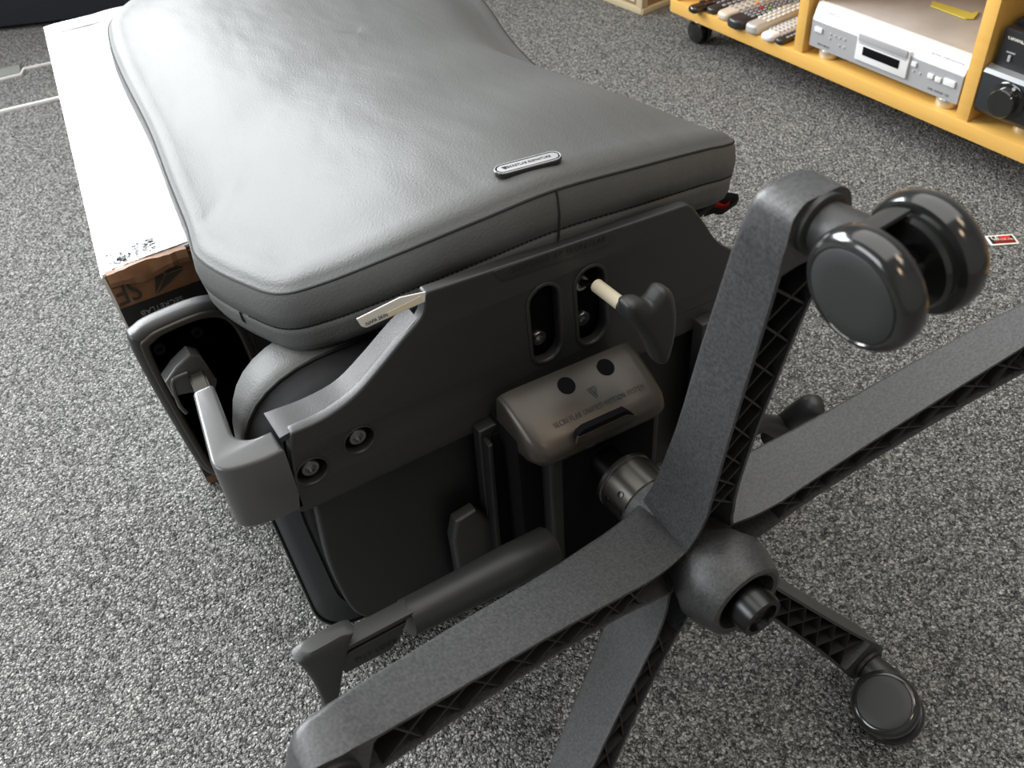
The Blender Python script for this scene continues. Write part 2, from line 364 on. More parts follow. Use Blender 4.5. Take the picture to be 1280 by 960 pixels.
# top sheet, two flaps meeting lengthwise and a tape strip round the edge
def lerp(a, b, t): return a + (b - a) * t
def toppt(s, y): # s 0..1 across
    t = (y - YN) / (YF - YN); xl = lerp(XL, -.189, t); return Vector((lerp(xl, XR, s), y, H))
def flap(s0, s1, y0, y1, dz, name, m, th=.003, jag=0, n=14):
    bm = bmesh.new(); N = n
    top = [[toppt(lerp(s0, s1, i / N), lerp(y0 + (random.uniform(0, jag) if j == 0 else 0) , y1, j / 6)) + Vector((0, 0, dz + .0007 * math.sin(i * 1.3 + j))) for i in range(N + 1)] for j in range(7)]
    vt = [[bm.verts.new(p) for p in r] for r in top]; vb = [[bm.verts.new(p - Vector((0, 0, th))) for p in r] for r in top]
    for j in range(6):
        for i in range(N):
            bm.faces.new((vt[j][i], vt[j][i + 1], vt[j + 1][i + 1], vt[j + 1][i])); bm.faces.new((vb[j][i], vb[j + 1][i], vb[j + 1][i + 1], vb[j][i + 1]))
    for j in range(6):
        bm.faces.new((vt[j][0], vt[j + 1][0], vb[j + 1][0], vb[j][0])); bm.faces.new((vt[j][N], vb[j][N], vb[j + 1][N], vt[j + 1][N]))
    for i in range(N):
        bm.faces.new((vt[0][i], vb[0][i], vb[0][i + 1], vt[0][i + 1])); bm.faces.new((vt[6][i], vt[6][i + 1], vb[6][i + 1], vb[6][i]))
    return from_bm(name, bm, m, bx)
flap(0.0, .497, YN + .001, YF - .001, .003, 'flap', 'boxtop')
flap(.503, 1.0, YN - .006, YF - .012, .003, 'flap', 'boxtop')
flap(.02, .99, YN + .004, YN + .042, .0042, 'tape', 'tape', .0008)
flap(.0, .99, YF - .045, YF - .006, .0042, 'tape', 'tape', .0008)
# crumpled torn edge strip at the near left corner
bm = bmesh.new(); rings = []
for i in range(15):
    x = XL + .004 + i * .0058; hgt = .010 * math.exp(-((i - 6) / 3.2) ** 2)
    y = zfront(H, x) - .001 - .002 * random.random()
    rings.append([Vector((x, y + .006, H + .0035)), Vector((x, y - .0015, H + .003 + .3 * hgt * random.uniform(.6, 1))), Vector((x, y - .003, H - .006 - hgt * random.uniform(.3, .6))), Vector((x, y - .0012, H - .012 - hgt * .6)), Vector((x, y + .004, H - .006))])
loft(bm, rings); from_bm('torn_edge', bm, 'brown', bx, 20)
# scuffed foil patch and logo print
bm = bmesh.new(); rr = random.Random(3)
for k in range(110):
    x = XL + .012 + rr.random() * .05; y = YN + .008 + rr.random() * .022 + (x - XL) * .05; s = rr.uniform(.0008, .0032)
    a = rr.random() * 3
    vs = [bm.verts.new((x + s * math.cos(a + q) * rr.uniform(.6, 1.4), y + s * math.sin(a + q) * .8, H + .0052)) for q in (0, 1.4, 2.7, 4.2)]
    bm.faces.new(vs)
scf = from_bm('scuff_marks', bm, 'greyprint', bx); scf['kind'] = 'stuff'
frb = lambda x, z, off=.0016: frame((x, zfront(z, x) - off, z), (1, 0, 0), (0, .07, 1))
z0 = H - .021
tri = [(-.018, -.019), (.022, .001), (-.006, .018)]
cxl, czl = -.0006, .0008
for a, b in ((0, 1), (1, 2), (2, 0)):
    A, B = Vector(tri[a]), Vector(tri[b]); Cc = Vector((cxl, czl)); g = (A + B + Cc) / 3
    prism('logo_facet', 'logo', frb(-.2285, z0), [tuple(g + (p - g) * .84) for p in (A, B, Cc)], .0004, bx, bevel=0)
text('lettering', 'SE', 'logo', frb(-.2695, z0 - .002) @ Matrix.Rotation(math.pi, 4, 'Z'), .036, bx, .0003, space=.95, sx=.8)
text('lettering', 'SECRETLAB', 'greyprint', frb(-.243, H - .056) @ Matrix.Rotation(math.pi, 4, 'Z'), .009, bx, .0002)

# ------------------------------------------------------------------ office chair
CX, FH = .012, .30
ch = thing('office_chair', 'dark grey leather office chair tipped forward with its wheelbase towards the camera', 'chair', (0, .2, 0))

# ---- seat cushion
def seat_ring(y, inset, zf, n=10):
    x0, x1, z1 = -.257 + inset, .226 - inset, .408 - inset
    rf, rb = .055, .10
    pts = [(x0 + .015, zf, rf), (x1 - .015, zf, rf), (x1, z1 - .03, .13), (x0, z1, rb)]
    return [Vector((p[0], y, p[1])) for p in round_poly(pts, .05, n)]
bm = bmesh.new()
prof = [(.222, .040, .180), (.225, .022, .160), (.231, .018, .140), (.2465, .006, .116), (.262, .0015, .090), (.2835, .001, .060), (.2845, .0, .058), (.300, 0, .032), (.322, .002, .004), (.336, .006, .008), (.350, .016, .025), (.360, .04, .06), (.366, .09, .12)]
loft(bm, [seat_ring(y, i, z) for y, i, z in prof]); seat = from_bm('seat_cushion', bm, 'leather', ch, 60)
seat.data.materials.append(M['fabric'])
for p in seat.data.polygons:
    if p.center.y < .284: p.material_index = 1
tube('piping', 'thread', [p + Vector((0, -.001, 0)) for p in seat_ring(.284, -.0002, .0585)], .0016, seat, 8, True)
# underside fabric pad and shell
prism('seat_fabric', 'fabric', XZ(.227), [(p.x, p.z) for p in seat_ring(0, .034, .182)], .006, ch, bevel=.002)
shell = prism('seat_shell', 'shellblack', XZ(.222), [(-.224, .345, .01), (-.230, .25, .03), (-.220, .145, .05), (.205, .145, .05), (.210, .345, .01)], .014, ch, bevel=.003, rad=.03)
# raised block with a sloped top on the shell, and the upright rail
blk = [(-.127, .13), (-.086, .13), (-.084, .228), (-.101, .258), (-.121, .256), (-.127, .235)]
prism('shell_block', 'plastic', XZ(.198), blk, .014, shell, bevel=.004)
prism('slide_rail', 'shellblack', XZ(.198), [(-.094, .13), (-.056, .13), (-.052, .345), (-.088, .345)], .012, ch, bevel=.002)
prism('rail_channel', 'dark', XZ(.186), [(-.084, .14), (-.060, .14), (-.056, .338), (-.078, .338)], .003, ch, bevel=.001)
prism('rail_lip', 'shellblack', XZ(.186), [(-.093, .14), (-.088, .14), (-.083, .338), (-.087, .338)], .012, ch, bevel=.001)

def boltset(name, x, y, z, r, parent, m='bolt'):
    o = lathe(name, m, [(r * .2, 0), (r, 0), (r, .004), (r * .86, .0055), (r * .55, .0055), (r * .5, .002), (.0001, .002)], (x, y, z), (0, -1, 0), parent, 24)
    return o
boltset('bolt', -.074, .186, .158, .0055, ch)
boltset('bolt', -.030, .160, .232, .0045, ch)

# ---- recline ring at the left rear: dark disc with a leather border behind the bracket
tube('pad_piping', 'thread', [p + Vector((0, -.001, 0)) for p in seat_ring(.2315, .017, .142)], .0012, seat, 8, True)
lathe('pivot_disc', 'dark', [(.0001, 0), (.05, 0), (.055, .003), (.055, .008)], (-.150, .224, .345), (0, 1, 0), ch, 40)

# ---- rear bracket (one moulded plate)
def mir(x): return 2 * CX - x
yb = .200
ol = [(-.242, .338, .01), (-.236, .372, .004), (-.232, .405, .006), (-.228, .419, .003), (-.205, .418, .01), (-.178, .424, .02), (-.155, .440, .02), (-.134, .456, .02), (-.113, .470, .01), (-.110, .4885, .003)]
orr = [(.128, .4665, .003), (.134, .462, .006), (.148, .442, .02), (.165, .414, .02), (.195, .389, .03), (.225, .374, .02), (.248, .367, .01), (.252, .324, .012)]
out = round_poly([(a, b, c) for a, b, c in ol] + orr, .01, 4)
def slot(xc0, zt, xc1, zb_, r): return pill((xc0, zt), (xc1, zb_), r)
slots = [slot(-.013, .436, -.012, .388, .0135), slot(.031, .434, .033, .384, .0135)]
holes = slots + [circ((-.2215, .375), .0122), circ((-.181, .3835), .0122), circ((.232, .348), .0122), circ((.192, .356), .0122)]
br = prism('rear_bracket', 'plastic', XZ(yb + .008), out, .010, ch, holes, bevel=.002, seg=3)
fl_pts = [(-.236, .4175), (-.228, .4185), (-.205, .4185), (-.180, .4235), (-.157, .4385), (-.136, .4550), (-.118, .4680)]
fs = spline([(a, 0, b) for a, b in fl_pts], 6); bm = bmesh.new(); rg = []
for i, p in enumerate(fs):
    t = (fs[min(i + 1, len(fs) - 1)] - fs[max(i - 1, 0)]).normalized(); n_ = Vector((t.z, 0, -t.x)); q = p + n_ * .0006
    dp = .232 - .012 * (i / len(fs))
    rg.append([Vector((q.x, yb + .001, q.z)), Vector((q.x, dp, q.z)), Vector((q.x, dp, q.z)) + n_ * .005, Vector((q.x, yb + .001, q.z)) + n_ * .005])
loft(bm, rg); from_bm('cutout_flange', bm, 'plastic', br, 60)
# chamfered lower lip of the bracket
bm = bmesh.new()
lip = [(-.240, .340), (.270, .326)]
rings = []
for x in (-.238, -.12, 0, .12, .249):
    zb2 = .340 - (x + .24) / .51 * .012
    rings.append([Vector((x, yb - .0022, zb2 + .022)), Vector((x, yb + .006, zb2 - .004)), Vector((x, yb + .013, zb2 - .004)), Vector((x, yb + .012, zb2 + .022))])
loft(bm, rings); from_bm('lower_lip', bm, 'plastic', br)
prism('backing_plate', 'dark', XZ(yb + .021), [(-.235, .345), (.240, .332), (.222, .366), (.18, .385), (.14, .43), (.11, .455), (-.10, .47), (-.13, .44), (-.175, .41), (-.232, .405)], .006, ch, bevel=.001)
for i, s in enumerate(((-.013, .436, -.012, .388), (.031, .434, .033, .384))):
    # raised rim lying round each slot
    a = pill(s[:2], s[2:], .0165); 
    prism('slot_rim', 'plastic', XZ(yb - .0018), a, .0012, br, [slots[i]], bevel=.0005)
for x, z in ((-.012, .3895), (.032, .388), (.031, .425)):
    b_ = boltset('bolt', x, yb + .0145, z, .0072, ch)
lathe('bolt_socket', 'rib', [(.0001, 0), (.006, 0), (.006, .002), (.004, .002), (.004, -.002)], (-.014, yb + .015, .437), (0, -1, 0), ch, 16)
for x, z in ((-.2215, .375), (-.181, .3835), (.232, .348), (.192, .356)):
    lathe('bolt_recess', 'dark', [(.0001, 0), (.0121, 0), (.0121, .001), (.0001, .001)], (x, yb + .0075, z), (0, -1, 0), ch, 24)
    boltset('bolt', x, yb + .0070, z, .0076, ch)
    prism('bolt_collar', 'plastic', XZ(yb - .0018), circ((x, z), .0135), .0006, br, [circ((x, z), .0121)], bevel=.0004)
# recessed lettering panel
lp = round_poly([(-.056, .4825), (-.048, .4695), (.052, .4605), (.062, .4725)], .004, 3)
prism('lettering_panel', 'plastic', XZ(yb - .0019), lp, .0006, br, bevel=.0002)
text('lettering', 'DESIGNED BY SECRETLAB', 'ink', frame((.003, yb - .0029, .4725), (1, 0, -.09), (.09, 0, 1)), .0072, br, .00004, space=1.4, sx=.76)

# ---- armrest arms
def arm(side):
    if side < 0:
        x0, x1, zt, zb2, ye = -.286, -.264, .404, .355, .298
        fx = -.236
    else:
        x0, x1, zt, zb2, ye = .290, .268, .346, .316, .236
        fx = .249
    # plan outline (x,y) of an L, extruded in z
    s = -1 if side < 0 else 1
    L = [(fx, .198, .0), (x0 - s * .030, .198, .02), (x0, .205, .026), (x0 - s * .015, ye, .004), (x1 - s * .0095, ye, .004), (x1 - s * .002, .232, .014), (x1 - s * .012, .222, .01), (fx, .222, .0)]
    fr = frame((0, 0, zb2 - .012), (1, 0, 0), (0, 1, 0))
    o = prism('armrest_arm', 'armtop', fr, round_poly(L, .01, 6), zt - zb2 + .016, ch, bevel=.003, seg=3)
    return o
al = arm(-1); ar = arm(1)

def armrest(side):
    if side < 0:
        px_ = [(168, 432), (176, 408), (215, 392), (250, 384), (285, 378)]
        cxp = -.232
        f = lambda x: x
    else:
        f = lambda x: 2 * .0135 - x
    ypad = .505
    o = [(-.291, .307), (-.281, .329), (-.25, .334), (-.21, .332), (-.186, .316), (-.176, .27), (-.176, .16), (-.186, .115), (-.21, .103), (-.25, .106), (-.272, .120), (-.281, .17)]
    pts = [(f(x), z) for x, z in o]
    if side > 0: pts = pts[::-1]
    pad = prism('armrest_pad', 'fabric' if False else 'plastic', XZ(ypad + .028), [tuple(v)[:2] for v in spline([(p[0], p[1], 0) for p in pts], 5, True)], .026, ch, bevel=.009, seg=4)
    inn = [(-.232 + (x + .232) * .88, .228 + (z - .228) * .95) for x, z in o]
    inn = [(f(x), z) for x, z in inn]
    sp = [tuple(v)[:2] for v in spline([(p[0], p[1], 0) for p in inn], 5, True)]
    inn2 = [(f(-.232) + (x - f(-.232)) * .86, .228 + (z - .228) * .93) for x, z in inn]
    sp2 = [tuple(v)[:2] for v in spline([(p[0], p[1], 0) for p in inn2], 5, True)]
    prism('pad_rim', 'cover' if side < 0 else 'plastic', XZ(ypad + .003), sp, .005, pad, [sp2], bevel=.002)
    prism('pad_base', 'shellblack', XZ(ypad + .003), sp2, .001, pad, bevel=.0004)
    for x, z in ((-.2680, .3060), (-.229, .3080)):
        lathe('screw', 'dark', [(.0001, 0), (.0055, 0), (.0055, .004), (.0035, .004), (.003, .001), (.0001, .001)], (f(x), ypad + .002, z), (0, -1, 0), pad, 20)
    if side < 0:
        pw = [(-.2765, .279), (-.262, .291), (-.2445, .300), (-.236, .292), (-.229, .255), (-.238, .238), (-.258, .254), (-.275, .258)]
        prism('slide_block', 'armtop', XZ(ypad), pw, .018, pad, bevel=.003)
        # post from arm to pad
        bm = bmesh.new()
        A = [Vector(v) for v in ((-.270, .295, .392), (-.257, .295, .392), (-.257, .295, .360), (-.270, .295, .360))]
        B = [Vector(v) for v in ((-.254, .49, .275), (-.238, .49, .275), (-.238, .49, .245), (-.254, .49, .245))]
        loft(bm, [A, B]); bmesh.ops.bevel(bm, geom=bm.edges[:], offset=.002, segments=2, affect='EDGES'); from_bm('armrest_post', bm, 'cover', ch)
        wire = [PY(p, .485) for p in ((234, 466), (222, 471), (216, 476), (217, 487), (225, 507), (233, 516))]
        tube('release_lever', 'armtop', spline(wire, 5), .0021, pad, 8)
    else:
        bm = bmesh.new()
        bm.free()
        tube('armrest_post', 'plastic', [(.278, .222, .330), (.256, .295, .285), (.250, .40, .235), (.250, .502, .19)], [.010, .009, .009, .010], ch, 12)
armrest(-1); armrest(1)

# latch with the red arrow beside the right end of the backrest
lt = [PX(p, .27) for p in ((866, 236), (905, 240), (922, 242), (924, 248), (906, 261), (899, 262), (884, 256), (866, 250))]
bm = bmesh.new(); loft(bm, [lt, [p + Vector((.004, .006, -.011)) for p in lt]]); rl = from_bm('latch', bm, 'plastic', ch)
lt = [PX(p, .268) for p in ((898, 252.5), (906, 256), (912, 251.5), (911, 254.5), (906, 259.5), (886, 255.5), (886, 253))]
bm = bmesh.new(); loft(bm, [lt, [p + Vector((.001, .001, -.003)) for p in lt]]); from_bm('arrow_mark', bm, 'red', rl)
lt = [PX(p, .272) for p in ((879, 250), (898, 255), (898, 265), (880, 271))]
bm = bmesh.new(); loft(bm, [lt, [p + Vector((.012, .012, -.004)) for p in lt]]); from_bm('latch_body', bm, 'plastic', rl)

# ---- backrest
seam = [((237, 300), .425), ((243, 318), .432), ((262, 334), .440), ((298, 352), .452), ((345, 367), .462), ((400, 355), .475), ((500, 316), .500), ((600, 275), .516), ((695, 237), .5225), ((800, 208), .507), ((880, 187), .475), ((908, 181), .459), ((918, 176), .447), ((904, 170), .443)]
loopc = [PZ(p, z) for p, z in seam]
right = [(.233, .352, .437), (.216, .415, .432), (.211, .47, .43), (.218, .53, .427), (.25, .66, .42), (.29, .795, .42), (.308, .92, .42), (.30, 1.03, .42), (.25, 1.12, .422), (.15, 1.155, .424), (.03, 1.16, .424), (-.07, 1.13, .422), (-.125, 1.08, .42)]
left = [(-.146, 1.01, .42), (-.161, .90, .42), (-.176, .73, .42), (-.193, .60, .422), (-.204, .51, .424)]
loopc += [Vector(p) for p in right + left]
loop = spline(loopc, 8, True)
NL = len(loop)
def inward(i):
    a, b = loop[i - 3], loop[(i + 3) % NL]; t = (b - a); t.z = 0; t.normalize(); return Vector((-t.y, t.x, 0))
def mz(y): # crest height along the middle
    ks = [(.20, .520), (.30, .527), (.45, .512), (.6, .490), (.75, .478), (.9, .476), (1.1, .462), (1.2, .45)]
    for (a, va), (b, vb) in zip(ks[:-1], ks[1:]):
        if y <= b: t = max(0, (y - a) / (b - a)); t = t * t * (3 - 2 * t); return va + (vb - va) * t
    return .45
rings = []
for off, dz in ((.060, -.074), (.030, -.072), (.012, -.067), (.004, -.060), (.0005, -.051), (0, -.042), (-.001, -.036), (.0006, -.0345), (-.0015, -.033), (-.003, -.020), (-.0015, -.006), (.0005, -.0012), (.0012, 0), (.0022, .0005), (.005, .0042), (.010, .0082)):
    rg_ = [loop[i] + inward(i) * off + Vector((0, 0, dz)) for i in range(NL)]
    for p in rg_:
        if p.y > .56: p.z = max(p.z, .3545)      # the back lies on the box lid
    rings.append(rg_)
edge = rings[-1]
K = 26
def pw(ks, y):
    if y <= ks[0][0]: return ks[0][1]
    for (a, va), (b, vb) in zip(ks[:-1], ks[1:]):
        if y <= b: t = (y - a) / (b - a); t = t * t * (3 - 2 * t); return va + (vb - va) * t
    return ks[-1][1]
SPINE = [(.20, .527), (.30, .528), (.45, .506), (.62, .484), (.8, .476), (1.0, .468), (1.2, .450)]
SIDE = [(.20, .455), (.30, .452), (.45, .438), (.62, .430), (.8, .428), (1.2, .426)]
def ztop(x, y):
    xc = .018 + .052 * (y - .25) / .6; hw = pw([(.2, .24), (.5, .205), (.8, .225), (1.0, .23), (1.2, .23)], y)
    u = abs(x - xc) / hw
    return pw(SPINE, y) - (pw(SPINE, y) - pw(SIDE, y)) * min(1.3, u) ** 2.1
for k in range(1, K + 1):
    s = 1 - k / K; r = []
    for p in edge:
        mx, my = .055, .66
        x = mx + (p.x - mx) * s; y = my + (p.y - my) * s
        g = min(1, (1 - s) / .34); g = g * g * (3 - 2 * g)
        z = p.z * (1 - g) + ztop(x, y) * g
        z += .008 * (1 - abs(2 * g - 1)) * .35
        z -= .0009 * math.exp(-((x + .02 - .45 * (y - .8)) / .014) ** 2) * math.exp(-((y - .82) / .10) ** 2)
        r.append(Vector((x, y, z)))
    rings.append(r)
bm = bmesh.new(); vr = loft(bm, rings, (True, False))
inner = [v for q in vr[-K + 1:] for v in q]
for _ in range(10): bmesh.ops.smooth_vert(bm, verts=inner, factor=.5, use_axis_z=True)
bmesh.ops.remove_doubles(bm, verts=bm.verts, dist=1e-5)
back = from_bm('backrest', bm, 'leather', ch, 70)
def onloop(j0, j1, off, dz, jit=0): return [loop[i % NL] + inward(i % NL) * off + Vector((0, 0, dz)) for i in range(j0, j1)]
nb = 8 * 13
tube('piping', 'thread', [loop[i] + inward(i) * .0005 + Vector((0, 0, -.0006)) for i in range(NL)], .0010, back, 6, True)
bm = bmesh.new()
for i in range(8 * 3, 8 * 12):          # separate stitches along the lower seam
    for h_ in (0, .5):
        a = loop[i].lerp(loop[i + 1], h_) + inward(i) * -.0006 + Vector((0, 0, -.0343)); b = loop[i].lerp(loop[i + 1], h_ + .3) + inward(i) * -.0006 + Vector((0, 0, -.0343))
        d = (b - a).normalized(); q = Matrix.Translation((a + b) / 2) @ d.to_track_quat('X', 'Z').to_matrix().to_4x4()
        box_bm(bm, (0, 0, 0), ((b - a).length, .0012, .0012), q)
st = from_bm('stitching', bm, 'thread', back); st['kind'] = 'stuff'
ic = 8 * 8
tube('centre_seam', 'thread', [loop[ic] + inward(ic) * o + Vector((0, 0, z)) for o, z in ((0, .000), (-.0018, -.006), (-.0034, -.020), (-.0018, -.033), (-.0012, -.040), (.003, -.052), (.012, -.062))], .0009, back, 6)
tube('corner_seam', 'thread', [loop[22] + inward(22) * o + Vector((0, 0, z)) for o, z in ((-.0016, -.033), (-.0012, -.042), (.003, -.052))], .0009, back, 6)
# badge riveted on the back near the lower edge
bvh = BVHTree.FromPolygons([v.co for v in back.data.vertices], [list(p.vertices) for p in back.data.polygons])
def hit(p):
    h = bvh.ray_cast(CAM, ray(p).normalized()); return h[0], h[1]
pa, na = hit((632, 217)); pb, nb_ = hit((688, 202))
nn = (na + nb_).normalized(); mid = (pa + pb) / 2; u = (pb - pa).normalized(); v = nn.cross(u)
L2 = (pb - pa).length / 2 + .0015
frg = frame(mid + nn * .0002, u, v)
bd = prism('badge', 'gloss', frg, pill((-L2, 0), (L2, 0), .0072), .0040, back, bevel=.0006)
prism('badge_face', 'silver', frg @ Matrix.Translation((0, 0, .0040)), pill((-L2, 0), (L2, 0), .0067), .0004, bd, [pill((-L2, 0), (L2, 0), .0060)], bevel=.0001)
prism('badge_face', 'silver', frg @ Matrix.Translation((0, 0, .0040)), pill((-L2, 0), (L2, 0), .0046), .0004, bd, bevel=.0001)
text('lettering', 'SECRETLAB SIGNATURE', 'ink', frg @ Matrix.Translation((0, 0, .0046)), .0038, bd, .0001, space=1.1, sx=.82)
prism('badge_emblem', 'ink', frg @ Matrix.Translation((-L2 + .001, 0, .0045)), [(-.002, .0018), (.002, .0018), (0, -.0022)], .0002, bd, bevel=0)
# white care label poking out under the backrest
tg = [PY(p, .1935) for p in ((446, 399), (452, 408), (458, 409.5), (531, 377), (532, 365), (500, 372))]
bm = bmesh.new(); loft(bm, [tg, [p + Vector((0, .0008, 0)) for p in tg]]); lab = from_bm('care_label', bm, 'paper', back)
tg = [PY(p, .1932) for p in ((482, 392), (484, 398), (529, 376.5), (526, 370.5))]
bm = bmesh.new(); loft(bm, [tg, [p + Vector((0, .0004, 0)) for p in tg]]); from_bm('label_sticker', bm, 'cream', lab)
a, b = PY((460, 404.5), .193), PY((482, 394.5), .193)
text('lettering', 'NAPA SKIN', 'ink', frame((a + b) / 2, b - a, (0, 0, 1)), .0042, lab, .0001, sx=.8)

# ---- mechanism housing and cover
hz = [(-.052, .150, .01), (.060, .150, .01), (.062, .345, .01), (-.050, .345, .01)]
hs = prism('mechanism_housing', 'shellblack', XZ(.196), round_poly(hz, .01), .056, ch, bevel=.005, seg=3)
rim = round_poly([(-.048, .155), (.056, .155), (.058, .338), (-.046, .338)], .012)
prism('housing_panel', 'dark', XZ(.1405), round_poly([(-.042, .158), (.052, .158), (.054, .332), (-.040, .332)], .014), .0016, hs, bevel=.0006)
box('housing_wall', 'dark', (-.072, .155, .16), (-.050, .198, .35), ch, .003)
# cover: bent plate profile lofted across x
def covring(x, k):
    # k tapers the ends
    top = [(.182, .3745), (.168, .3725), (.150, .364), (.136, .3565), (.1275, .3505), (.1245, .3435), (.127, .336), (.135, .333), (.190, .333)]
    return [Vector((x, .185 + (y - .185) * k, .345 + (z - .345) * (.6 + .4 * k) if z > .345 else z)) for y, z in top]
bm = bmesh.new()
sl = lambda x: -.0125 * ((x + .008) / .06)
rg = []
for x, k in ((-.071, .55), (-.070, .80), (-.066, .93), (-.059, 1), (-.03, 1), (0, 1), (.03, 1), (.047, 1), (.054, .95), (.058, .85), (.059, .6)):
    rg.append([p + Vector((0, 0, sl(x) * .35)) for p in covring(x, k)])
loft(bm, rg); cov = from_bm('mechanism_cover', bm, 'cover', ch, 60)
bv2 = BVHTree.FromPolygons([v.co for v in cov.data.vertices], [list(p.vertices) for p in cov.data.polygons])
def hit2(p):
    h = bv2.ray_cast(CAM, ray(p).normalized()); return h[0], h[1]
for q in ((708, 482), (757, 459)):
    h, n_ = hit2(q)
    if h: lathe('bolt_hole', 'dark', [(.0001, 0), (.0072, 0), (.0076, .0004), (.0072, .0008), (.0001, .0006)], h, n_, cov, 24) and None
h1, n1 = hit2((706, 527)); h2, n2 = hit2((793, 488))
if h1 and h2:
    frc = frame((h1 + h2) / 2 + n1 * .0007, h2 - h1, n1.cross(h2 - h1))
    text('lettering', 'SECRETLAB UNIFIED MOTION SYSTEM', 'ink', frc, .0066, cov, .00004, space=1.18, sx=.68)
h1, n1 = hit2((742, 490))
if h1:
    frt = frame(h1 + n1 * .0002, (1, 0, 0), n1.cross(Vector((1, 0, 0))))
    for a, b, c in (((-.0045, .004), (0, .001), (-.0008, -.0055)), ((.0045, .004), (0, .001), (.0008, -.0055)), ((-.004, .0047), (.004, .0047), (0, .0018))):
        prism('emblem_facet', 'ink', frt, [a, b, c], .0003, cov, bevel=0)
rc = [PY(p, .1225) for p in ((722, 552), (724, 543), (732, 536), (783, 513), (795, 520), (727, 551))]
bm = bmesh.new(); loft(bm, [rc, [p + Vector((0, .006, 0)) for p in rc]]); from_bm('cover_recess', bm, 'dark', cov)
rc = [PY(p, .1215) for p in ((721, 555), (723, 547), (733, 543), (784, 519), (797, 520), (797, 522), (727, 553))]
bm = bmesh.new(); loft(bm, [rc, [p + Vector((0, .002, 0)) for p in rc]]); from_bm('recess_lip', 'cover' and bm, 'cover', cov)

# ---- gas lift
HUB = Vector((0, 0, FH))
gl = lathe('gas_lift', 'blacksteel', [(.0001, -.150), (.0145, -.150), (.0145, -.100), (.0145, -.01), (.0175, .0), (.0175, .046), (.0165, .050), (.0125, .050), (.0120, .0465), (.0001, .0465)], HUB, (0, -1, 0), ch, 40)
col = lathe('gas_lift_collar', 'steel', [(.0148, -.1125), (.0250, -.1125), (.0262, -.1115), (.0262, -.1085), (.0252, -.1075), (.0252, -.1060), (.0262, -.1050), (.0262, -.079), (.0250, -.0775), (.0148, -.0775)], HUB, (0, -1, 0), gl, 48)
for a in (100, 128):
    t = math.radians(a); d = Vector((-math.sin(t), 0, -math.cos(t)))
    lathe('rivet', 'blacksteel', [(.0001, .0258), (.0028, .0258), (.0028, .0270), (.0001, .0274)], HUB + Vector((0, .098 - .010 * (a > 110), 0)), d, col, 12)
lathe('piston_hole_shade', 'dark', [(.015, -.150), (.019, -.150), (.019, -.1375), (.015, -.1375)], HUB, (0, -1, 0), gl, 40)  # black ring stands in for the shaded hole where the piston enters the housing
text('lettering', 'S', 'ink', frame(HUB + Vector((0, -.0466, 0)), (1, 0, 0), (0, 0, 1)), .013, gl, .0004)

# ---- wheelbase hub
hub = lathe('wheelbase_hub', 'leg', [(.0150, -.0775), (.0255, -.0775), (.0262, -.068), (.0278, -.045), (.0300, -.015), (.0350, -.002), (.0385, .006), (.0375, .016), (.0330, .030), (.0315, .0335), (.0285, .0345), (.0255, .0335), (.0245, .028), (.0235, .012), (.0150, .010)], HUB, (0, -1, 0), ch, 64)

# ---- five legs, ribs, casters
def interp(ks, r):
    for (a, va), (b, vb) in zip(ks[:-1], ks[1:]):
        if r <= b: return va + (vb - va) * max(0, (r - a) / (b - a))
    return ks[-1][1]
TOP = [(.015, .0735), (.024, .070), (.036, .065), (.05, .0605), (.09, .0505), (.131, .0395), (.18, .0295), (.217, .0215), (.26, .011), (.287, .004), (.31, -.002), (.326, -.0055), (.333, -.008), (.338, -.013)]
BOT = [(.015, .012), (.03, .009), (.06, .003), (.10, -.001), (.15, -.008), (.20, -.016), (.25, -.0245), (.29, -.032), (.32, -.037), (.338, -.036)]
HW = [(.015, .0210), (.03, .0222), (.045, .0175), (.07, .0136), (.10, .0128), (.15, .0138), (.20, .0150), (.25, .0168), (.29, .0192), (.312, .0215), (.326, .0207), (.332, .0188), (.336, .0152), (.338, .0110)]
def legpt(r, s, y, th):
    u = Vector((math.sin(th), 0, math.cos(th))); n = Vector((math.cos(th), 0, -math.sin(th)))
    return HUB + u * r + n * s + Vector((0, y, 0))
RS = [.02, .026, .03, .036, .045, .055, .07, .09, .12, .15, .18, .21, .24, .27, .296]
def arc_prof(h, yt, yb_, c, k=1):
    A = [((h - c) * k + c * math.cos(t), yt - c + c * math.sin(t)) for t in [math.pi / 2 * k / 5 for k in range(6)]]
    return [(h, yb_)] + A + [(-x, y) for x, y in A[::-1]] + [(-h, yb_)]
def leg_ring(r, th, wall=.0026):
    h, yt, yb_ = interp(HW, r), interp(TOP, r), interp(BOT, r); o = arc_prof(h, yt, yb_, min(.0038, h * .3), interp([(.015, .55), (.03, .60), (.05, .78), (.10, 1), (.4, 1)], r))
    kk = interp([(.015, .6), (.03, .65), (.05, .8), (.10, 1), (.4, 1)], r)
    i = [(-h + wall, yb_), ((-h + wall) * kk, max(yb_ + .002, yt - .016)), ((h - wall) * kk, max(yb_ + .002, yt - .016)), (h - wall, yb_)]
    return [legpt(r, s, y, th) for s, y in o + i]
def leg_end(r, th):
    h, yt, yb_ = interp(HW, r), interp(TOP, r), interp(BOT, r); t_ = min(1, max(0, (r - .298) / .02)); o = arc_prof(h, yt, yb_, min(.0045 + .0025 * t_, h * .6))
    i = [(-h * .7, yb_ + .0001), (-h * .35, yb_ + .0001), (h * .35, yb_ + .0001), (h * .7, yb_ + .0001)]
    return [legpt(r, s, y, th) for s, y in o + i]
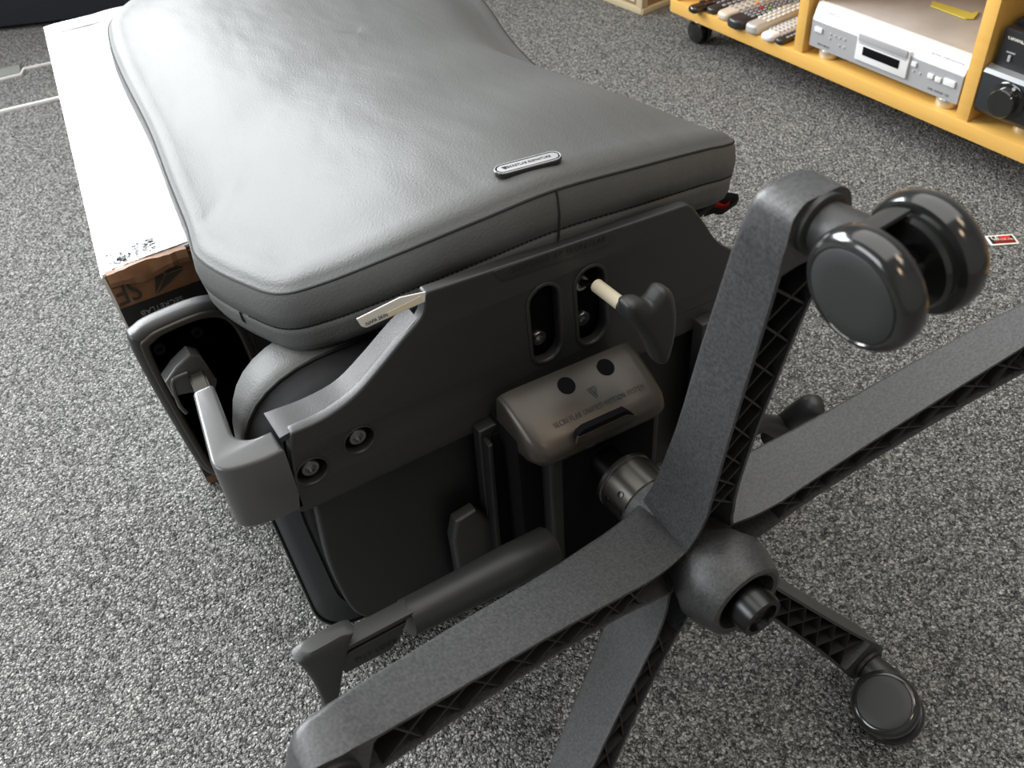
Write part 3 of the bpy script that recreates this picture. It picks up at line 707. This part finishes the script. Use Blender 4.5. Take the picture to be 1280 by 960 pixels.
def make_leg(th):
    bm = bmesh.new()
    loft(bm, [leg_ring(r, th) for r in RS] + [leg_end(r, th) for r in (.298, .305, .312, .318, .324, .328, .332, .335, .337, .338)])
    lg = from_bm('wheelbase_leg', bm, 'leg', ch, 48)
    # crossed ribs inside the channel, each its own piece
    rs = [.066, .087, .110, .138, .168, .198, .228, .258, .286]
    for a, b in zip(rs[:-1], rs[1:]):
        for sg in (1, -1):
            bm = bmesh.new(); ha, hb = interp(HW, a) - .0022, interp(HW, b) - .0022
            d = 2e-3; dep = .0015
            quad = lambda r, s, y, k: legpt(r + k, s, y, th)
            A = [legpt(a - .0009, -sg * ha, interp(BOT, a) + dep, th), legpt(a + .0009, -sg * ha, interp(BOT, a) + dep, th), legpt(a + .0009, -sg * ha, interp(TOP, a) - .015, th), legpt(a - .0009, -sg * ha, interp(TOP, a) - .015, th)]
            B = [legpt(b - .0009, sg * hb, interp(BOT, b) + dep, th), legpt(b + .0009, sg * hb, interp(BOT, b) + dep, th), legpt(b + .0009, sg * hb, interp(TOP, b) - .015, th), legpt(b - .0009, sg * hb, interp(TOP, b) - .015, th)]
            loft(bm, [A, B]); from_bm('rib', bm, 'rib', lg)
    so = legpt(.322, 0, interp(BOT, .322), th)
    lathe('caster_socket', 'rib', [(.0085, .0005), (.0165, .0005), (.0165, -.0025), (.0145, -.0035), (.0085, -.0035)], so, (0, 1, 0), lg, 28)
    return lg
for k in range(5): make_leg(math.radians(72 * k))

def make_caster(th, trail, tl, axle, drop=.0, off=(0, 0, 0)):
    """caster: stem socket, yoke and two wheels; stem runs along -y from the tip of the leg"""
    so = legpt(.322, 0, interp(BOT, .322), th)
    tr = Vector(trail).normalized(); ax = Vector(axle); ax = (ax - tr * ax.dot(tr)); ax.y = 0; ax.normalize()
    wc = so + tr * tl + Vector((0, -.038 - drop, 0)) + Vector(off)
    bm = bmesh.new()
    n = 24; rings = []
    for d, r in ((-.004, .0125), (.004, .0132), (.016, .0142), (.0225, .0148), (.026, .0148)):
        rings.append([so + Vector((0, -d, 0)) + Vector((math.cos(2 * math.pi * i / n) * r, 0, math.sin(2 * math.pi * i / n) * r)) for i in range(n)])
    # neck to the axle boss
    for d, kx in ((.032, .8), (.040 + drop, .55), (.048 + drop, .35)):
        cpt = so + tr * tl * ((d - .026) / (.022 + drop)) + Vector((0, -d, 0)) + Vector(off) * min(1, (d - .026) / .02)
        rings.append([cpt + ax * math.cos(2 * math.pi * i / n) * .0135 + tr * math.sin(2 * math.pi * i / n) * .0148 * kx for i in range(n)])
    loft(bm, rings)
    yk = from_bm('caster', bm, 'plastic', ch)
    # hood between the wheels (dark half ring)
    bm = bmesh.new(); rings = []
    for j in range(15):
        t = math.radians(10 + j * 110 / 14)
        d1 = (Vector((0, 1, 0)) * math.sin(t) + tr * -math.cos(t))
        rings.append([wc + d1 * rr_ + ax * s_ for rr_, s_ in ((.0245, .0095), (.0265, .0095), (.0265, -.0095), (.0245, -.0095))])
    loft(bm, rings); from_bm('wheel_hood', bm, 'plastic', yk)
    lathe('axle', 'dark', [(.0001, -.014), (.010, -.014), (.010, .014), (.0001, .014)], wc, ax, yk, 20)
    for s in (1, -1):
        a = ax * s
        P_ = [(.0001, .0065), (.022, .0065), (.0235, .0085), (.0235, .0115), (.0285, .0120), (.0302, .0145), (.0306, .0185), (.0302, .0225), (.0285, .0255), (.0265, .0272), (.0246, .0276), (.0240, .0270), (.0001, .0270)]
        wl = lathe('wheel', 'gloss', P_, wc, a, yk, 56, 30)
        lathe('wheel_cap', 'cap', [(.0001, .0266), (.0238, .0266), (.0238, .0274), (.0230, .0279), (.0150, .0284), (.0001, .0286)], wc, a, wl, 48)
    return yk
make_caster(0, (0.10, 0, -1), .006, (1, 0, .05), .007, (0, 0, .004))
make_caster(math.radians(144), (-.89, 0, -.45), .008, (-.45, 0, .89), -.004, (-.012, -.008, .001))
make_caster(math.radians(72), (.6, 0, -.8), .016, (.8, 0, .6))
make_caster(math.radians(216), (1, 0, -.1), .014, (.1, 0, 1))
make_caster(math.radians(288), (-.2, 0, -1), .016, (1, 0, -.2))

# ---- tilt lever on the left
A = PY((672, 690), .118); B = PY((508, 773), .112)
ax_ = (B - A).normalized(); ln = (B - A).length
tl_ = lathe('tilt_lever', 'plastic', [(.0001, -.012), (.0165, -.012), (.0178, -.010), (.0178, .03), (.0165, ln * .5), (.0150, ln), (.0001, ln)], A, ax_, ch, 40)
Cc = PY((425, 812), .108)
upv = Vector((0, 0, 1)); frl = frame(B - ax_ * .002, ax_, upv)
l2 = (Cc - B).length + .006
prism('lever_bar', 'plastic', frl @ Matrix.Translation((0, 0, -.008)), [(0, .0145), (l2, .0125), (l2, .008), (0, .0095)], .016, tl_, bevel=.0015)
prism('lever_web', 'rib', frl @ Matrix.Translation((0, 0, -.004)), [(0, .010), (l2, .009), (l2, -.013), (.012, -.013)], .008, tl_, bevel=.001)
sg = 1 if (frl.to_3x3() @ Vector((0, 0, 1))).y < 0 else -1
lpz = frl @ Matrix.Translation((0, 0, .0045 * sg))
pn = prism('lever_label_panel', 'cap', lpz, [(.006, .006), (.012, -.008), (.020, -.017), (l2 - .004, -.017), (l2 + .0, .0), (l2 - .010, .004)], .003 * sg, tl_, bevel=.0006)
a, b = PY((452, 818), .1), PY((484, 803), .1)
c_ = frl @ Vector((l2 * .52, -.0085, .0080 * sg)); ud = -ax_; vd = (frl.to_3x3() @ Vector((0, 1, 0)))
text('lettering', 'TILT LOCK', 'ink', frame(c_, ud, vd), .0062, pn, .0002, space=1.2)
# flared paddle: lofted blade
bm = bmesh.new(); rg = []
for k in range(-1, 9):
    t = max(0, k / 8); ctr_ = lerp(PY((404, 801), .108), PY((413, 878), .100), t)
    wx = lerp(.046, .013, min(1, t * 1.15)) * (1 - .15 * math.sin(t * math.pi)); wy = lerp(.0085, .006, t)
    if k < 0: ctr_ = ctr_ + Vector((0, 0, .003)); wx *= .75; wy *= .7
    r = []
    for i in range(20):
        q = 2 * math.pi * i / 20; cx_, sy_ = math.cos(q), math.sin(q)
        r.append(ctr_ + Vector((abs(cx_) ** .5 * math.copysign(1, cx_) * wx * .5, abs(sy_) ** .5 * math.copysign(1, sy_) * wy, 0)))
    rg.append(r)
loft(bm, rg); from_bm('paddle', bm, 'plastic', tl_, 45)

# ---- height lever seen between two wheelbase legs on the right
A = Vector((.055, .150, .225)); B = Vector((.20, .150, .215))
hl = tube('height_lever', 'plastic', [A, B, PX((975, 535), .232)], [.010, .010, .012], ch, 16)
bm = bmesh.new(); rg = []
cs = [(960, 545, .012), (978, 530, .0135), (996, 517, .0145), (1010, 509, .015), (1020, 507, .0125), (1026, 511, .006)]
for x_, y_, r_ in cs:
    c = PX((x_, y_), .24); rg.append([c + Vector((math.cos(2 * math.pi * i / 20) * r_ * .8, math.sin(2 * math.pi * i / 20) * r_ * .5, math.sin(2 * math.pi * i / 20) * r_ * .7 )) for i in range(20)])
loft(bm, rg); from_bm('paddle', bm, 'plastic', hl, 60)
box('seat_side_strap', 'plastic', (.145, .186, .15), (.165, .200, .34), ch, .003)
box('seat_side_strap', 'plastic', (.170, .192, .15), (.200, .204, .33), ch, .003)

# ------------------------------------------------------------------ hex key stuck in the upper right bolt
hk = thing('hex_key', 'black T handled hex key with cream sleeve stuck in the bracket slot bolt', 'tool', (.031, .2, .42))
K0 = Vector((.031, yb + .012, .4255)); K1 = PY((746, 357), .185); K2 = PY((784, 386), .150)
d = (K2 - K1).normalized()
K3 = K2 + d * .016
lathe('ball_tip', 'blacksteel', [(.0001, 0), (.0028, .0005), (.0028, (K1 - K0).length * .9), (.0045, (K1 - K0).length)], K0, K1 - K0, hk, 12)
lathe('sleeve', 'sleeve', [(.0001, -.001), (.0052, -.001), (.0056, 0), (.0056, (K2 - K1).length), (.0001, (K2 - K1).length)], K1, d, hk, 24)
# T handle: palm shaped blade growing out of a short neck
ho = [(829, 357), (836, 362), (840, 376), (841, 398), (838, 420), (832, 442), (824, 452), (816, 449), (810, 436), (802, 420), (790, 405), (781, 393), (779, 381), (786, 374), (798, 372), (808, 376), (815, 368), (822, 359)]
hp = [PY(p, .1195) for p in ho]; hp = spline([(p.x, p.z, 0) for p in hp], 4, True)
hd = prism('handle', 'plastic', XZ(.130), [(p[0], p[1]) for p in hp], .019, hk, bevel=.0075, seg=5, sharp=70)
E_ = PY((800, 393), .122)
lathe('handle_neck', 'plastic', [(.0001, -.001), (.0072, -.0005), (.0088, .0015), (.0095, .010), (.0090, (E_ - K2).length)], K2 - d * .001, E_ - K2, hk, 28)

# ------------------------------------------------------------------ shelf unit
SO = Vector((1.028, 1.287, 0)); SA = math.atan2(.020, .87)
SM = Matrix.Translation(SO) @ Matrix.Rotation(SA, 4, 'Z')   # local: -y runs along the front, +x goes deep
ZB0, ZB1 = .067, .093
def sthing(name, label, cat, s, x, z, group=None):
    p = SM @ Vector((x, -s, z)); return thing(name, label, cat, p, group, SA)
def sb(name, m, lo, hi, parent, bevel=.002): # lo/hi = (depth, s, z)
    return box(name, m, (lo[0], -hi[1], lo[2]), (hi[0], -lo[1], hi[2]), parent, bevel, SM)
sh = thing('shelf_unit', 'low yellow beech shelf unit on black casters, upper right', 'shelf', SO, None, SA)
sb('bottom_board', 'wood', (0, 0, ZB0), (.46, 1.85, ZB1), sh, .0015)
sb('end_panel', 'wood', (.004, .0, ZB1), (.455, .020, .47), sh, .0015)
sb('divider', 'wood', (.003, .354, ZB1), (.455, .376, .47), sh, .0015)
sb('divider', 'wood', (.003, .718, ZB1), (.455, .742, .47), sh, .0015)
sb('divider', 'wood', (.003, 1.30, ZB1), (.455, 1.322, .47), sh, .0015)
sb('top_board', 'wood', (0, 0, .47), (.46, 1.85, .494), sh, .0015)
sb('back_panel', 'wood', (.455, 0, ZB1), (.462, 1.85, .47), sh, .001)
for s_, dx in ((.045, .05), (.045, .40), (1.2, .06), (1.2, .40)):
    c = SM @ Vector((dx, -s_, .024)); axd = SM.to_3x3() @ Vector((1, 0, 0))
    for e_ in (-1, 1):
        lathe('caster_wheel', 'gloss', [(.0001, .004), (.020, .004), (.0235, .006), (.0240, .010), (.0235, .014), (.019, .0165), (.0001, .017)], c, axd * e_, sh, 28)
    sb('caster_plate', 'plastic', (dx - .012, s_ - .018, .040), (dx + .012, s_ + .018, ZB0), sh, .002)

# ---- disc player
def at(s, x, z): return SM @ Vector((x, -s, z))
pl_ = sthing('disc_player', 'silver disc player with slim display in the middle shelf bay', 'disc player', .55, .18, ZB1)
s0, s1, zb, zt = .386, .712, .112, .190
xf = .008
sb('case', 'playertop', (xf + .016, s0 + .003, zb + .002), (xf + .36, s1 - .003, zt - .001), pl_, .002)
# front panel profile (depth, z) lofted along s: vertical lower face and sloped bright upper face
bm = bmesh.new()
pr = [(xf, zb), (xf, .160), (xf + .002, .162), (xf + .010, .187), (xf + .013, .1905), (xf + .020, .1905), (xf + .020, zb)]
loft(bm, [[at(s_, a, b) for a, b in pr] for s_ in (s0, s1)]); fp_ = from_bm('front_panel', bm, 'silver', pl_)
bm = bmesh.new(); pr = [(xf + .0005, .1615), (xf + .0095, .188), (xf + .0125, .1915), (xf + .019, .1915), (xf + .019, .1905), (xf + .012, .187), (xf + .003, .1605)]
loft(bm, [[at(s_, a, b) for a, b in pr] for s_ in (s0 - .0003, s1 + .0003)]); from_bm('upper_strip', bm, 'silverlight', fp_)
sb('tray_frame', 'silverlight', (xf - .004, .495, .122), (xf + .001, .607, .170), fp_, .001)
sb('tray_lid', 'silver', (xf - .007, .499, .157), (xf - .003, .603, .170), fp_, .001)
sb('display', 'dark', (xf - .0048, .511, .134), (xf - .0035, .590, .149), fp_, .0003)
sb('slot_line', 'btngrey', (xf - .0045, .499, .1525), (xf - .0035, .603, .1545), fp_, 0)
for s_, z_, w_, h_ in ((.404, .146, .018, .009), (.617, .151, .010, .008), (.653, .142, .011, .008), (.668, .141, .011, .008), (.690, .143, .022, .011)):
    sb('button', 'silverlight', (xf - .003, s_ - w_ / 2, z_ - h_ / 2), (xf, s_ + w_ / 2, z_ + h_ / 2), fp_, .001)
for s_, z_ in ((.432, .146), (.443, .146), (.454, .146), (.465, .146), (.432, .138), (.455, .132), (.466, .132), (.618, .139), (.631, .139)):
    sb('small_button', 'btngrey', (xf - .0015, s_ - .0018, z_ - .0015), (xf, s_ + .0018, z_ + .0015), fp_, 0)
def sfront(s, z, x): # frame on a front face: u towards +s (right in view), v up
    U = SM.to_3x3() @ Vector((0, -1, 0)); return frame(at(s, x, z), U, (0, 0, 1))
def sslope(s, z):
    U = SM.to_3x3() @ Vector((0, -1, 0)); V = SM.to_3x3() @ Vector((.009, 0, .0265)); d_ = xf + .0005 + .009 * (z - .1615) / .0265
    fr_ = frame(at(s, d_, z), U, V); return fr_ @ Matrix.Translation((0, 0, .0004))
text('lettering', 'YAMAHA', 'btngrey', sslope(.424, .1785) , .0080, fp_, .0003)
text('lettering', 'NATURAL SOUND DVD PLAYER', 'btngrey', sslope(.672, .1765), .0045, fp_, .0003)
text('lettering', 'DVD VIDEO', 'greyprint', sfront(.42, .1205, xf - .0004), .0055, fp_, .0003)
text('lettering', 'DTS  DOLBY  CD', 'greyprint', sfront(.673, .1205, xf - .0004), .0055, fp_, .0003)
for s_, x_ in ((.418, .05), (.680, .05), (.418, .30), (.680, .30)):
    lathe('foot', 'gold', [(.0001, 0), (.0185, 0), (.0195, .002), (.0195, .012), (.018, .0165), (.0150, .0195), (.0001, .0195)], at(s_, x_ - .018, ZB1), (0, 0, 1), pl_, 28)
# yellow strip on the player
ys = sthing('yellow_strip', 'yellow paper strip with a hooked end lying on the silver disc player', 'paper strip', .62, .2, .1905)
q = [PZ(p, .1905) for p in ((1165, 2), (1215, 17), (1222, 15), (1222, 18), (1217, 24), (1206, 24), (1163, 8))]
bm = bmesh.new(); loft(bm, [q, [p + Vector((0, 0, .0015)) for p in q]]); from_bm('paper', bm, 'yellow', ys)

# ---- receiver
rc_ = sthing('audio_receiver', 'black audio receiver with a large round knob in the right shelf bay', 'receiver', .95, .18, ZB1)
r0, r1 = .747, 1.17
sb('case', 'recv', (.045, r0 + .003, .112), (.38, r1 - .003, .258), rc_, .003)
sb('upper_panel', 'recv', (.018, r0 + .004, .187), (.046, r1, .252), rc_, .002)
bm = bmesh.new(); pr = [(.008, .118), (.004, .125), (.004, .182), (.010, .1865), (.046, .1865), (.046, .112), (.014, .112)]
loft(bm, [[at(s_, a, b) for a, b in pr] for s_ in (r0 - .002, r1 + .002)]); lpn = from_bm('lower_panel', bm, 'recvlow', rc_)
bm = bmesh.new(); pr = [(.0035, .1825), (.0075, .1885), (.019, .1925), (.019, .1865), (.010, .1835)]
loft(bm, [[at(s_, a, b) for a, b in pr] for s_ in (r0 - .0022, r1 + .0022)]); from_bm('silver_band', bm, 'recvband', rc_)
axm = SM.to_3x3() @ Vector((-1, 0, 0))
kr = lathe('knob_ring', 'gloss', [(.0001, 0), (.030, 0), (.030, .002), (.027, .004), (.0001, .004)], at(.797, .0035, .152), axm, rc_, 40)
lathe('volume_knob', 'gloss', [(.0001, 0), (.0225, 0), (.0225, .016), (.021, .018), (.0001, .0175)], at(.797, .0025, .152), axm, rc_, 40)
for a in (70, 250):
    t = math.radians(a); lathe('knob_pointer', 'silver', [(.0001, 0), (.003, 0), (.003, .004), (.0001, .004)], at(.797 + .026 * math.cos(t), .000, .152 + .026 * math.sin(t)), axm, rc_, 12)
text('lettering', 'YAMAHA', 'paper', sfront(.7735, .2385, .0173), .0065, rc_, .0004)
text('lettering', 'NATURAL SOUND AV RECEIVER', 'paper', sfront(.806, .2365, .0173), .0030, rc_, .0003)
sb('power_slider', 'silver', (.0165, .765, .217), (.018, .780, .2185), rc_, 0)
sb('power_slider', 'silver', (.0155, .770, .204), (.018, .775, .214), rc_, .0008)
for s_, x_ in ((.815, .05), (1.13, .05), (.815, .33), (1.13, .33)):
    lathe('foot', 'gold', [(.0001, 0), (.017, 0), (.018, .003), (.017, .012), (.014, .0205), (.0001, .0205)], at(s_, x_ + .0, ZB1), (0, 0, 1), rc_, 24)

# ---- remote controls lying in the left bay
def remote(near, far, wd, th, body, btn, label, z=ZB1, rows=9, cols=3, accent=None, L=None, group='remote controls in the left shelf bay'):
    a = PZ(near, z + th * .6); b = PZ(far, z + th * .6); a.z = b.z = z; dr = (b - a).normalized(); Ln = L or (b - a).length
    side = Vector((-dr.y, dr.x, 0))
    t = thing('remote_control', label, 'remote', (a.x, a.y, z), group)
    fr = frame(a + dr * (Ln / 2), dr, side)
    h = Ln / 2; w_ = wd / 2
    bd_ = prism('body', body, fr, [(-h, -w_ * .85, w_ * .7), (h, -w_, w_ * .4), (h, w_, w_ * .4), (-h, w_ * .85, w_ * .7)], th, t, bevel=min(.006, th * .4), rad=.01, seg=3)
    bmat = btn
    for i in range(rows):
        for j in range(cols):
            x = -h * .62 + (i + .5) * (Ln * .78) / rows; y = (j - (cols - 1) / 2) * wd * .62 / max(1, cols - 1)
            mm = bmat
            if accent and (i, j) in accent: mm = accent[(i, j)]
            bm = bmesh.new(); box_bm(bm, (0, 0, 0), (Ln * .78 / rows * .55, wd * .62 / cols * .62, .002), fr @ Matrix.Translation((x, y, th + .0005)))
            from_bm('button', bm, mm, bd_)
    return t
remote((863, 12), (930, -8), .030, .014, 'gloss', 'remblack', 'slim glossy black remote control, leftmost in the row of remotes', rows=5, cols=2)
remote((886, 13), (950, -8), .030, .013, 'remblack', 'silver', 'narrow black remote control between the slim glossy one and the beige one', rows=8, cols=2)
remote((901, 20), (975, -6), .040, .016, 'beige', 'btngrey', 'beige remote control with a pale rounded end, third from the left', rows=8, cols=3, accent={(3, 0): 'orange', (4, 1): 'orange', (5, 0): 'orange'})
remote((914, 29), (1003, 0), .048, .020, 'remblack', 'silver', 'wide black remote control with many pale buttons among the remotes', rows=11, cols=4, accent={(3, 2): 'red', (4, 1): 'green', (6, 0): 'orange'})
remote((937, 36), (1015, 3), .038, .020, 'remsilver', 'paper', 'thick silver remote control with white buttons beside the wide black one', rows=10, cols=3)
remote((956, 47), (1020, 20), .036, .014, 'silverlight', 'btngrey', 'flat pale silver remote control near the shelf divider', rows=9, cols=3, L=.125)
remote((972, 52), (1010, 36), .022, .012, 'remblack', 'silver', 'short black remote control touching the shelf divider', rows=6, cols=2, L=.08)

# ------------------------------------------------------------------ cream cabinet corner at the top
P0 = PZ((802, 19), 0); P1 = PZ((750, -1.5), 0); P2 = PZ((842, 10), 0)
u = (P1 - P0).normalized(); v = Vector((u.y, -u.x, 0))
cm = Matrix(((v.x, u.x, 0, P0.x), (v.y, u.y, 0, P0.y), (0, 0, 1, 0), (0, 0, 0, 1)))
cb = thing('wooden_case', 'cream and tan wooden case on the carpet beyond the shelf unit', 'case', P0)
cb.rotation_euler = (0, 0, 0)
box('body', 'cabbrown', (.003, .003, .0), (.34, .60, .40), cb, .003, cm)
box('bottom_rail', 'cabcream', (-.002, 0, 0), (.006, .60, .016), cb, .002, cm)
box('corner_post', 'cabcream', (-.002, -.002, .016), (.008, .018, .40), cb, .002, cm)
box('front_panel', 'paper', (-.001, .026, .024), (.005, .58, .39), cb, .002, cm)
box('side_rail', 'cabcream', (0, -.004, 0), (.34, .005, .014), cb, .002, cm)
box('side_post', 'cabcream', (.008, -.003, .014), (.016, .005, .40), cb, .001, cm)
box('sticker', 'orange', (.05, -.0015, .030), (.085, .004, .042), cb, 0, cm)
